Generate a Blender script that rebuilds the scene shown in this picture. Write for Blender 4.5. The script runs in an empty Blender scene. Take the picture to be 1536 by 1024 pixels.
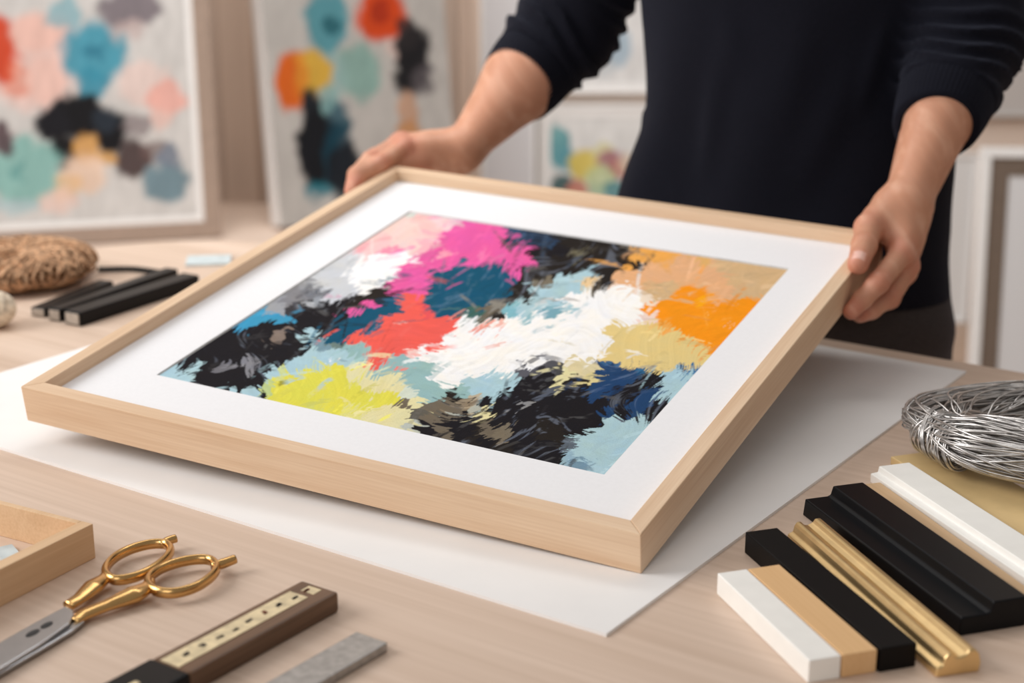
import bpy, bmesh, math, random
import numpy as np
from mathutils import Matrix, Vector
random.seed(5)
COL = bpy.context.scene.collection

# ------------------------------------------------------------------ camera calibration (metres)
F = 2358.256; TH = math.radians(16.5106); CZ = 1.38      # focal length in px, pitch, eye height
TB = 0.8975; MB_T = 0.0025                               # table top, mat board thickness
EYE = np.array([0, 0, CZ])
def ray(px, py):
    a = (px-768)/F; b = (512-py)/F
    return np.array([a, math.cos(TH)+b*math.sin(TH), -math.sin(TH)+b*math.cos(TH)])
def onz(px, py, z):
    r = ray(px, py); return EYE+r*((z-CZ)/r[2])
def at(px, py, y):
    r = ray(px, py); return EYE+r*(y/r[1])
def onpl(px, py, o, n):
    r = ray(px, py); return EYE+r*(np.dot(o-EYE, n)/np.dot(r, n))
def pix(P):
    P = np.asarray(P, float)-EYE
    d = P[..., 1]*math.cos(TH)-P[..., 2]*math.sin(TH); u = P[..., 1]*math.sin(TH)+P[..., 2]*math.cos(TH)
    return np.stack([768+F*P[..., 0]/d, 512-F*u/d], -1)

def lin(c):
    c = np.asarray(c, float)/255.0
    return np.where(c <= .04045, c/12.92, ((c+.055)/1.055)**2.4)
def rgba(c): return tuple(float(x) for x in lin(c))+(1.0,)

# ------------------------------------------------------------------ materials
def new_mat(name):
    m = bpy.data.materials.new(name); m.use_nodes = True
    nt = m.node_tree; b = nt.nodes['Principled BSDF']
    return m, nt, b
def N(nt, t, **kw):
    n = nt.nodes.new(t)
    for k, v in kw.items(): setattr(n, k, v)
    return n
def plain(name, c, rough=.5, metal=0, var=.06, nscale=60, bump=0.0, spec=.5, sheen=0):
    m, nt, b = new_mat(name)
    tc = N(nt, 'ShaderNodeTexCoord'); no = N(nt, 'ShaderNodeTexNoise')
    no.inputs['Scale'].default_value = nscale; no.inputs['Detail'].default_value = 4
    nt.links.new(tc.outputs['Object'], no.inputs['Vector'])
    rp = N(nt, 'ShaderNodeValToRGB')
    c = np.asarray(c, float)
    rp.color_ramp.elements[0].position = .3; rp.color_ramp.elements[1].position = .7
    rp.color_ramp.elements[0].color = rgba(np.clip(c*(1-var), 0, 255)); rp.color_ramp.elements[1].color = rgba(np.clip(c*(1+var), 0, 255))
    nt.links.new(no.outputs['Fac'], rp.inputs['Fac']); nt.links.new(rp.outputs['Color'], b.inputs['Base Color'])
    b.inputs['Roughness'].default_value = rough; b.inputs['Metallic'].default_value = metal
    b.inputs['Specular IOR Level'].default_value = spec
    if sheen:
        b.inputs['Sheen Weight'].default_value = sheen; b.inputs['Sheen Roughness'].default_value = .4
        b.inputs['Sheen Tint'].default_value = (.5, .55, .75, 1)
    if bump:
        bp = N(nt, 'ShaderNodeBump'); bp.inputs['Strength'].default_value = bump; bp.inputs['Distance'].default_value = .002
        nt.links.new(no.outputs['Fac'], bp.inputs['Height']); nt.links.new(bp.outputs['Normal'], b.inputs['Normal'])
    return m
def wood(name, light, dark, axis=0, scale=1.0, rough=.5, spec=.35, rot=0.0):
    m, nt, b = new_mat(name)
    tc = N(nt, 'ShaderNodeTexCoord'); mp = N(nt, 'ShaderNodeMapping')
    sc = [38*scale]*3; sc[axis] = 2.0*scale
    mp.inputs['Scale'].default_value = sc; mp.inputs['Rotation'].default_value = (0, 0, rot)
    n1 = N(nt, 'ShaderNodeTexNoise'); n1.inputs['Scale'].default_value = 1.0; n1.inputs['Detail'].default_value = 5; n1.inputs['Distortion'].default_value = .6
    mp2 = N(nt, 'ShaderNodeMapping'); s2 = [420*scale]*3; s2[axis] = 9*scale
    mp2.inputs['Scale'].default_value = s2; mp2.inputs['Rotation'].default_value = (0, 0, rot)
    n2 = N(nt, 'ShaderNodeTexNoise'); n2.inputs['Scale'].default_value = 1.0; n2.inputs['Detail'].default_value = 2
    mx = N(nt, 'ShaderNodeMath', operation='MULTIPLY_ADD'); mx.inputs[1].default_value = .62
    sb = N(nt, 'ShaderNodeMath', operation='SUBTRACT'); sb.inputs[1].default_value = .30
    rp = N(nt, 'ShaderNodeValToRGB')
    rp.color_ramp.elements[0].position = .25; rp.color_ramp.elements[1].position = .72
    rp.color_ramp.elements[0].color = rgba(dark); rp.color_ramp.elements[1].color = rgba(light)
    L = nt.links.new
    L(tc.outputs['Object'], mp.inputs['Vector']); L(tc.outputs['Object'], mp2.inputs['Vector'])
    L(mp.outputs['Vector'], n1.inputs['Vector']); L(mp2.outputs['Vector'], n2.inputs['Vector'])
    L(n2.outputs['Fac'], mx.inputs[0]); L(n1.outputs['Fac'], sb.inputs[0]); L(sb.outputs[0], mx.inputs[2])
    L(mx.outputs[0], rp.inputs['Fac']); L(rp.outputs['Color'], b.inputs['Base Color'])
    bp = N(nt, 'ShaderNodeBump'); bp.inputs['Strength'].default_value = .08; bp.inputs['Distance'].default_value = .001
    L(n2.outputs['Fac'], bp.inputs['Height']); L(bp.outputs['Normal'], b.inputs['Normal'])
    b.inputs['Roughness'].default_value = rough; b.inputs['Specular IOR Level'].default_value = spec
    return m
def painted(name, rough=.55, spec=.3, sss=0.0, bump=0.0, nscale=300):
    """colour painted per vertex, with a fine procedural grain"""
    m, nt, b = new_mat(name); L = nt.links.new
    a = N(nt, 'ShaderNodeAttribute'); a.attribute_name = 'paint'
    tc = N(nt, 'ShaderNodeTexCoord'); no = N(nt, 'ShaderNodeTexNoise'); no.inputs['Scale'].default_value = nscale; no.inputs['Detail'].default_value = 3
    L(tc.outputs['Object'], no.inputs['Vector'])
    hs = N(nt, 'ShaderNodeHueSaturation'); mr = N(nt, 'ShaderNodeMapRange')
    mr.inputs['To Min'].default_value = .93; mr.inputs['To Max'].default_value = 1.07
    L(no.outputs['Fac'], mr.inputs['Value']); L(mr.outputs[0], hs.inputs['Value'])
    L(a.outputs['Color'], hs.inputs['Color']); L(hs.outputs['Color'], b.inputs['Base Color'])
    b.inputs['Roughness'].default_value = rough; b.inputs['Specular IOR Level'].default_value = spec
    if sss:
        b.inputs['Subsurface Weight'].default_value = sss; b.inputs['Subsurface Radius'].default_value = (.012, .005, .003); b.inputs['Subsurface Scale'].default_value = .5
    if bump:
        bp = N(nt, 'ShaderNodeBump'); bp.inputs['Strength'].default_value = bump; bp.inputs['Distance'].default_value = .001
        L(no.outputs['Fac'], bp.inputs['Height']); L(bp.outputs['Normal'], b.inputs['Normal'])
    return m

M = {}
M['table'] = wood('table_wood', (222, 199, 181), (202, 177, 157), 0, .35, .45, .35)
M['rail_x'] = wood('frame_wood_lengthwise', (234, 205, 174), (216, 181, 147), 0, 1.3, .45)
M['rail_y'] = wood('frame_wood_crosswise', (234, 205, 174), (216, 181, 147), 1, 1.3, .45)
M['tray'] = wood('tray_wood', (230, 196, 158), (212, 174, 134), 0, 1.0, .5)
M['mat'] = plain('mat_white', (240, 240, 243), .8, var=.006, nscale=300, spec=.2)
M['board'] = plain('board_white', (243, 241, 240), .75, var=.01, nscale=15, spec=.25)
M['bevel'] = plain('mat_bevel', (196, 196, 196), .8)
M['backing'] = plain('backing_board', (150, 120, 90), .8)
M['art'] = painted('abstract_painting', .65, .06, bump=.25, nscale=700)
M['bgart'] = painted('wall_painting', .7, .2)
M['skin'] = painted('skin', .45, .4, sss=.12, bump=.25, nscale=900)
M['wall'] = plain('wall_paint', (224, 206, 192), .85, var=.02, nscale=1.5)
M['floor'] = wood('floor_wood', (190, 165, 145), (165, 140, 122), 0, .1, .5)
M['white'] = plain('white_lacquer', (238, 237, 236), .5, var=.008)
M['taupe'] = plain('taupe_frame', (158, 138, 124), .6, var=.04)
M['brownmat'] = plain('brown_mat', (112, 97, 85), .7, var=.03)
M['greyside'] = plain('canvas_grey', (196, 193, 190), .8, var=.02)
M['beige'] = wood('beige_trim', (238, 217, 201), (222, 200, 184), 2, .3, .6)
M['knit'] = plain('navy_knit', (21, 22, 31), .9, var=.15, nscale=900, bump=.5, spec=.1, sheen=.12)
M['jeans'] = plain('black_denim', (64, 59, 59), .9, var=.2, nscale=700, bump=.4, spec=.2, sheen=.15)
M['hair'] = plain('dark_hair', (40, 28, 20), .6, var=.3, nscale=200)
M['shoe'] = plain('black_leather', (25, 24, 24), .4)
M['gold'] = plain('polished_gold', (208, 166, 108), .24, 1.0, var=.03)
M['goldleaf'] = plain('gold_leaf_lacquer', (230, 198, 144), .33, .92, var=.05, nscale=40)
M['steel'] = plain('scissor_steel', (176, 178, 182), .28, 1.0, var=.03)
M['steelbar'] = plain('brushed_steel', (172, 170, 168), .42, .85, var=.08, nscale=180)
M['wire'] = plain('silver_wire', (205, 202, 200), .3, .9, var=.1, nscale=120)
M['wiredark'] = plain('tarnished_wire', (150, 138, 125), .35, .9, var=.15, nscale=120)
M['black'] = plain('black_lacquer', (10, 10, 11), .42, var=.1, spec=.15)
M['blackblue'] = plain('black_moulding', (8, 9, 13), .36, var=.1, spec=.18)
M['blackbrown'] = plain('black_brown', (13, 10, 10), .5, var=.1, spec=.14)
M['cream'] = plain('cream_white', (250, 248, 243), .45, var=.01)
M['tan'] = wood('tan_wood', (232, 190, 140), (222, 178, 126), 0, 1.0, .5)
M['buff'] = plain('buff_board', (226, 195, 140), .6, var=.02)
M['tanflat'] = wood('pale_tan_wood', (216, 182, 142), (200, 165, 126), 0, 1, .5)
M['greytan'] = plain('raw_end', (172, 160, 148), .8, var=.08, nscale=200)
M['jute'] = plain('brown_jute', (178, 142, 112), .85, var=.3, nscale=150, spec=.15)
M['jutedark'] = plain('dark_jute_core', (104, 74, 50), .9, var=.2, nscale=100, spec=.1)
M['cotton'] = plain('cream_cotton', (226, 212, 192), .85, var=.12, nscale=150, spec=.15)
M['walnut'] = wood('dark_walnut', (120, 90, 68), (78, 56, 41), 0, 1.5, .35)
M['brass'] = plain('brass_inlay', (222, 204, 166), .5, .15, var=.1, nscale=120)
M['ink'] = plain('dark_marks', (52, 42, 36), .6)
M['rustmark'] = plain('rust_marks', (120, 62, 38), .6)
M['paleblue'] = plain('pale_blue_card', (196, 207, 210), .7)
M['hole'] = plain('dark_stamp', (40, 40, 42), .6)

# ------------------------------------------------------------------ mesh helpers
def link(o, parent=None):
    COL.objects.link(o)
    if parent is not None: o.parent = parent
    return o
def mesh(name, v, f, mat, parent=None, smooth=False, bevel=0.0, seg=2):
    me = bpy.data.meshes.new(name)
    me.from_pydata([tuple(map(float, p)) for p in v], [], [tuple(map(int, q)) for q in f]); me.validate()
    if smooth: me.polygons.foreach_set('use_smooth', [True]*len(me.polygons))
    me.materials.append(mat)
    o = bpy.data.objects.new(name, me); link(o, parent)
    if bevel:
        m = o.modifiers.new('bevel', 'BEVEL'); m.width = bevel; m.segments = seg; m.limit_method = 'ANGLE'; m.angle_limit = .6
        m.harden_normals = False
    return o
def empty(name, mw=None, loc=None):
    o = bpy.data.objects.new(name, None); o.empty_display_size = .05; COL.objects.link(o)
    if mw is not None: o.matrix_world = mw
    elif loc is not None: o.location = Vector([float(x) for x in loc])
    return o
def tag(o, label, cat, group=None):
    o['label'] = label; o['category'] = cat
    if group: o['group'] = group
    return o
def structure(o): o['kind'] = 'structure'; return o
def boxvf(x0, x1, y0, y1, z0, z1):
    v = [(x0, y0, z0), (x1, y0, z0), (x1, y1, z0), (x0, y1, z0), (x0, y0, z1), (x1, y0, z1), (x1, y1, z1), (x0, y1, z1)]
    f = [(3, 2, 1, 0), (4, 5, 6, 7), (0, 1, 5, 4), (1, 2, 6, 5), (2, 3, 7, 6), (3, 0, 4, 7)]
    return v, f
def box(name, x0, x1, y0, y1, z0, z1, mat, parent=None, bevel=0.0):
    v, f = boxvf(x0, x1, y0, y1, z0, z1); return mesh(name, v, f, mat, parent, bevel=bevel)
def prismvf(prof, x0, x1):
    """profile in (y, z), counter-clockwise seen from +x, swept along x"""
    n = len(prof)
    v = [(x0, a, b) for a, b in prof]+[(x1, a, b) for a, b in prof]
    f = [tuple(range(n-1, -1, -1)), tuple(range(n, 2*n))]
    f += [(i, (i+1) % n, n+(i+1) % n, n+i) for i in range(n)]
    return v, f
def axes(o, d):
    """matrix: x along the horizontal direction d, z up, origin o"""
    d = np.array([d[0], d[1], 0.0]); d /= np.linalg.norm(d); w = np.array([-d[1], d[0], 0])
    return Matrix(((d[0], w[0], 0, o[0]), (d[1], w[1], 0, o[1]), (0, 0, 1, o[2]), (0, 0, 0, 1)))
def tubevf(path, rad, sides=8, closed=False, flat=1.0, up=(0, 0, 1)):
    """tube along a polyline; rad scalar or list; flat scales the section along `up`"""
    P = np.asarray(path, float); n = len(P)
    R = np.full(n, rad) if np.isscalar(rad) else np.asarray(rad, float)
    if closed: T = np.roll(P, -1, 0)-np.roll(P, 1, 0)
    else: T = np.gradient(P, axis=0)
    T /= np.linalg.norm(T, axis=1, keepdims=True)+1e-12
    U = np.tile(np.asarray(up, float), (n, 1)); S = np.cross(T, U)
    ln = np.linalg.norm(S, axis=1, keepdims=True)
    alt = np.cross(T, np.tile([.31, .95, .02], (n, 1)))
    S = np.where(ln > .05, S, alt); S /= np.linalg.norm(S, axis=1, keepdims=True)
    V = np.cross(S, T)
    a = np.linspace(0, 2*np.pi, sides, endpoint=False)
    pts = P[:, None, :]+R[:, None, None]*(np.cos(a)[None, :, None]*S[:, None, :]+flat*np.sin(a)[None, :, None]*V[:, None, :])
    v = pts.reshape(-1, 3)
    i = np.arange(n if closed else n-1)[:, None]; j = np.arange(sides)[None, :]
    i2 = (i+1) % n; j2 = (j+1) % sides
    f = np.stack([i*sides+j, i*sides+j2, i2*sides+j2, i2*sides+j], -1).reshape(-1, 4).tolist()
    if not closed: f += [tuple(range(sides-1, -1, -1)), tuple((n-1)*sides+k for k in range(sides))]
    return v, f
def joinvf(parts):
    V = []; Fc = []; o = 0
    for v, f in parts:
        V.extend(map(tuple, v)); Fc.extend([tuple(k+o for k in q) for q in f]); o += len(v)
    return V, Fc
def set_paint(o, rgb):
    a = o.data.attributes.new('paint', 'FLOAT_COLOR', 'POINT')
    arr = np.ones((len(rgb), 4), np.float32); arr[:, :3] = rgb
    a.data.foreach_set('color', arr.ravel())
def cat_rom(pts, n=10, closed=False):
    P = np.asarray(pts, float); out = []
    m = len(P)
    for i in range(m if closed else m-1):
        if closed: a, b, c, d = P[(i-1) % m], P[i], P[(i+1) % m], P[(i+2) % m]
        else: a, b, c, d = P[max(i-1, 0)], P[i], P[i+1], P[min(i+2, m-1)]
        for t in np.linspace(0, 1, n, endpoint=False):
            out.append(.5*((2*b)+(-a+c)*t+(2*a-5*b+4*c-d)*t*t+(-a+3*b-3*c+d)*t**3))
    if not closed: out.append(P[-1])
    return np.array(out)

# ------------------------------------------------------------------ noise + painting
_rng = np.random.default_rng(11); _LAT = _rng.random((256, 256)).astype(np.float32)
def vnoise(x, y):
    xi = np.floor(x).astype(int); yi = np.floor(y).astype(int); fx = x-xi; fy = y-yi
    fx = fx*fx*(3-2*fx); fy = fy*fy*(3-2*fy)
    g = lambda i, j: _LAT[i & 255, j & 255]
    return (g(xi, yi)*(1-fx)+g(xi+1, yi)*fx)*(1-fy)+(g(xi, yi+1)*(1-fx)+g(xi+1, yi+1)*fx)*fy
def fbm(x, y, o=4):
    s = 0; a = .5; t = 0
    for k in range(o): s = s+a*vnoise(x+17.3*k, y+31.7*k); t += a; a *= .55; x = x*2.03; y = y*2.03
    return s/t
def smooth(e0, e1, x):
    t = np.clip((x-e0)/(e1-e0), 0, 1); return t*t*(3-2*t)
def blobpaint(X, Y, blobs, jag=1.0, streak=.08, ang0=-.42):
    """weighted patches of colour with ragged, dry-brush edges and dragged strokes"""
    P = np.array([lin(b[3]) for b in blobs])
    ang = ang0+.7*(fbm(X/150+3, Y/100+8, 2)-.5)*2; X0, Y0 = X, Y; X = X-708; Y = Y-508; blobs = [(a-708, b-508, r, c) for a, b, r, c in blobs]
    s = X*np.cos(ang)+Y*np.sin(ang); t = -X*np.sin(ang)+Y*np.cos(ang)
    def layer(seed, a_st, a_big, ls, lt):
        st = fbm(s/ls+seed, t/lt+seed*2, 2)-.5
        b1 = fbm(X/30+seed+5, Y/18+2, 4)-.5; b2 = fbm(X/30+55, Y/18+72+seed, 4)-.5
        XX = X+a_st*st*np.cos(ang)+a_big*b1; YY = Y+a_st*st*np.sin(ang)+a_big*.7*b2
        m = np.full(X.shape, 1e9, np.float32); c = np.zeros(X.shape, np.int16)
        for k, (bx, by, r, _) in enumerate(blobs):
            d = (np.hypot(XX-bx, (YY-by)*1.2)/r).astype(np.float32); n = d < m
            m = np.where(n, d, m); c = np.where(n, k, c)
        return P[c]
    base = layer(0, 50*jag, 46*jag, 40, 2.6)
    over = layer(37, 110*jag, 70*jag, 60, 2.6)
    fine = fbm(s/26+11, t/3.0+70, 2); med = fbm(s/80+23, t/3.2+15, 3)
    w = (smooth(.53, .60, fine)*smooth(.50, .58, fbm(X/36+90, Y/22+33, 3)))[..., None]*.85     # neighbouring paint dragged over
    C = base*(1-w)+over*w
    lum = C.mean(-1, keepdims=True)
    dark = np.clip(1-lum*4, 0, 1)
    blotch = smooth(.54, .66, fbm(s/40+61, t/9+44, 4))[..., None]
    C = C+dark*blotch*np.array([.055, .065, .085])*smooth(.42, .60, fine)[..., None]*1.6       # grey scumble in the blacks
    C = C*(1+streak*2.2*(fine-.5)+streak*1.3*(med-.5))[..., None]
    tint = (fbm(X/22+7, Y/14+81, 3)-.5)[..., None]
    C = C*(1+tint*np.array([.10, .02, -.16]))
    rg = np.random.default_rng(21)                                  # single dry-brush strokes, picked up from the paint close by
    flat = C.reshape(-1, 3); xf, yf = X.ravel(), Y.ravel(); src = base.reshape(-1, 3)
    brk = fbm(X/9+13, Y/2.6+44, 2).ravel(); n = len(xf); idx = rg.integers(0, n, 520)
    for q in idx:
        ln = rg.uniform(9, 34); wd_ = rg.uniform(1.2, 4.2); a = -.38+rg.normal(0, .45); px, py = xf[q], yf[q]
        cand = np.argmin(np.abs(xf-(px+rg.normal(0, 26)))+np.abs(yf-(py+rg.normal(0, 16)))) if rg.random() < .6 else q
        col = np.clip(src[cand]*rg.uniform(.75, 1.25)+rg.choice([0, 0, .05, .12])*rg.random(), 0, 1)
        m = np.nonzero((np.abs(xf-px) < ln) & (np.abs(yf-py) < ln))[0]
        dx, dy = xf[m]-px, yf[m]-py; u_ = (dx*math.cos(a)+dy*math.sin(a))/ln; v_ = (-dx*math.sin(a)+dy*math.cos(a))/wd_-.8*u_*u_
        al = rg.uniform(.3, .75)*smooth(1, .75, np.abs(v_))*smooth(1, .5, np.abs(u_))*smooth(.40, .55, brk[m]+.22*(1-np.abs(u_))-.06)
        flat[m] = flat[m]*(1-al[:, None])+col*al[:, None]
    return np.clip(flat.reshape(C.shape), 0, 1)
def grid_plane(name, fn, nx, ny, parent, mat, rgb_of):
    """fn(u,v)->(..,3) local points; rgb_of(u,v)->linear rgb"""
    u, v = np.meshgrid(np.linspace(0, 1, nx), np.linspace(0, 1, ny))
    P = fn(u, v).reshape(-1, 3)
    i, j = np.meshgrid(np.arange(nx-1), np.arange(ny-1)); a = (j*nx+i).ravel()
    f = np.stack([a, a+1, a+1+nx, a+nx], -1)
    me = bpy.data.meshes.new(name); me.vertices.add(len(P)); me.vertices.foreach_set('co', P.astype(np.float32).ravel())
    me.loops.add(f.size); me.loops.foreach_set('vertex_index', f.astype(np.int32).ravel())
    me.polygons.add(len(f)); me.polygons.foreach_set('loop_start', np.arange(0, f.size, 4, dtype=np.int32))
    me.update(calc_edges=True); me.validate(); me.materials.append(mat)
    o = bpy.data.objects.new(name, me); link(o, parent)
    set_paint(o, rgb_of(u, v).reshape(-1, 3)); return o

# ------------------------------------------------------------------ setting
WALL_Y = 4.95
structure(box('floor', -5, 5, -2.5, WALL_Y+.1, -.05, 0, M['floor']))
structure(box('wall_back', -5, 5, WALL_Y, WALL_Y+.12, 0, 3.2, M['wall']))
structure(box('wall_left', -5.1, -5, -2.5, WALL_Y+.12, 0, 3.2, M['wall']))
structure(box('wall_right', 5, 5.1, -2.5, WALL_Y+.12, 0, 3.2, M['wall']))
structure(box('baseboard_back', -5, 5, WALL_Y-.015, WALL_Y, 0, .09, M['wall'], bevel=.004))
def wallx(px, y=WALL_Y): return float(at(px, 200, y)[0])
structure(box('trim_1', wallx(338), wallx(388), WALL_Y-.05, WALL_Y, .09, 3.2, M['beige'], bevel=.006))
structure(box('trim_2', wallx(690), wallx(706), WALL_Y-.03, WALL_Y, .09, 3.2, M['beige'], bevel=.006))
structure(box('trim_3', wallx(707), wallx(727), WALL_Y-.05, WALL_Y, .09, 3.2, M['beige'], bevel=.006))

# ------------------------------------------------------------------ table (rounded corners, long side towards the person)
tu = np.array([.823, -.567, 0]); tu /= np.linalg.norm(tu); tv = np.array([tu[1], -tu[0], 0])
TC = np.array([-.43, 1.87, 0]); R_ = .25
table_mw = Matrix(((tu[0], -tv[0], 0, TC[0]), (tu[1], -tv[1], 0, TC[1]), (0, 0, 1, 0), (0, 0, 0, 1)))   # local x = along, y = away
tb = empty('work_table', table_mw); tag(tb, 'pale wooden work table with rounded corners, standing in front of the person', 'table')
def rrect(x0, x1, y0, y1, r, n=14):
    pts = []
    for cx, cy, a0 in ((x1-r, y1-r, 0), (x0+r, y1-r, 90), (x0+r, y0+r, 180), (x1-r, y0+r, 270)):
        for k in range(n+1):
            a = math.radians(a0+90*k/n); pts.append((cx+r*math.cos(a), cy+r*math.sin(a)))
    return pts
rr = rrect(-R_, 1.95, -1.02, R_, R_)
nn = len(rr)
vv = [(x, y, TB-.035) for x, y in rr]+[(x, y, TB) for x, y in rr]
ff = [tuple(range(nn-1, -1, -1)), tuple(range(nn, 2*nn))]+[(i, (i+1) % nn, nn+(i+1) % nn, nn+i) for i in range(nn)]
mesh('tabletop', vv, ff, M['table'], tb, bevel=.004)
for sx in (-.06, 1.72):
    for sy in (-.86, .06):
        v, f = tubevf([(sx+.02, sy+.02, 0), (sx+.02, sy+.02, .45), (sx+.02, sy+.02, TB-.035)], [.024, .03, .034], 20)
        mesh('leg', v, f, M['table'], tb, smooth=True)
vv, ff = joinvf([boxvf(0, 1.72, .05, .07, TB-.11, TB-.035), boxvf(0, 1.72, -.86, -.84, TB-.11, TB-.035), boxvf(-.06, -.04, -.8, 0, TB-.11, TB-.035), boxvf(1.76, 1.78, -.8, 0, TB-.11, TB-.035)])
mesh('apron', vv, ff, M['table'], tb)

# ------------------------------------------------------------------ white board under the frame
S = .48
bq = np.array([[-1.23874, 2.90701], [.12982, 1.95968], [.95703, 3.15472], [-.41153, 4.10205]])*S
v = [(x, y, TB) for x, y in bq]+[(x, y, TB+MB_T) for x, y in bq]
o = mesh('mat_board', v, [(3, 2, 1, 0), (4, 5, 6, 7), (0, 1, 5, 4), (1, 2, 6, 5), (2, 3, 7, 6), (3, 0, 4, 7)], M['board'])
tag(o, 'large flat sheet of white mat board on the table under the wooden frame', 'board')

# ------------------------------------------------------------------ picture frame, held up at the far side
TQ = np.array([[-0.89070423, 2.70899879, 0.11212726], [0.18988888, 2.1409366, 0.06920602], [0.78845226, 3.26415366, 0.27298194], [-0.29214085, 3.83221585, 0.31590318]])*S+np.array([0, 0, .9])
FA, FB, FC, FD = TQ
ex = (FB-FA)/np.linalg.norm(FB-FA); ey = (FC-FB)/np.linalg.norm(FC-FB); en = np.cross(ex, ey)
FW = float(np.linalg.norm(FB-FA)); FDp = float(np.linalg.norm(FC-FB)); FT = .0336; RW = .0145; REC = .0125
fm = Matrix(((ex[0], ey[0], en[0], FA[0]), (ex[1], ey[1], en[1], FA[1]), (ex[2], ey[2], en[2], FA[2]), (0, 0, 0, 1)))
def FL(x, y, h): return FA+ex*x+ey*y+en*h
fr = empty('picture_frame', fm); tag(fr, 'large pale wood picture frame with white mat, tilted up in both hands of the person', 'picture frame')
def rail(pts_out, pts_in, mat):
    (a, b), (d, c) = pts_out, pts_in
    v = [(p[0], p[1], -FT) for p in (a, b, c, d)]+[(p[0], p[1], 0) for p in (a, b, c, d)]
    f = [(3, 2, 1, 0), (4, 5, 6, 7), (0, 1, 5, 4), (1, 2, 6, 5), (2, 3, 7, 6), (3, 0, 4, 7)]
    return mesh('rail', v, f, mat, fr, bevel=.0007)
o4 = [(0, 0), (FW, 0), (FW, FDp), (0, FDp)]; i4 = [(RW, RW), (FW-RW, RW), (FW-RW, FDp-RW), (RW, FDp-RW)]
for k in range(4):
    rail((o4[k], o4[(k+1) % 4]), (i4[k], i4[(k+1) % 4]), M['rail_x'] if k % 2 == 0 else M['rail_y'])
AX0, AX1, AY0, AY1 = .079, .519, .0845, .5235
# mat with a bevelled window
ring = lambda x0, x1, y0, y1, z: [(x0, y0, z), (x1, y0, z), (x1, y1, z), (x0, y1, z)]
e = .0012
vo = ring(RW-.001, FW-RW+.001, RW-.001, FDp-RW+.001, -REC)+ring(AX0, AX1, AY0, AY1, -REC)
mesh('mat', vo, [(i, (i+1) % 4, 4+(i+1) % 4, 4+i) for i in range(4)], M['mat'], fr)
vo = ring(AX0, AX1, AY0, AY1, -REC)+ring(AX0+e, AX1-e, AY0+e, AY1-e, -REC-.0014)
mesh('mat_bevel', vo, [(i, (i+1) % 4, 4+(i+1) % 4, 4+i) for i in range(4)], M['bevel'], fr)
box('backing', RW-.002, FW-RW+.002, RW-.002, FDp-RW+.002, -FT+.004, -FT+.008, M['backing'], fr)

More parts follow.
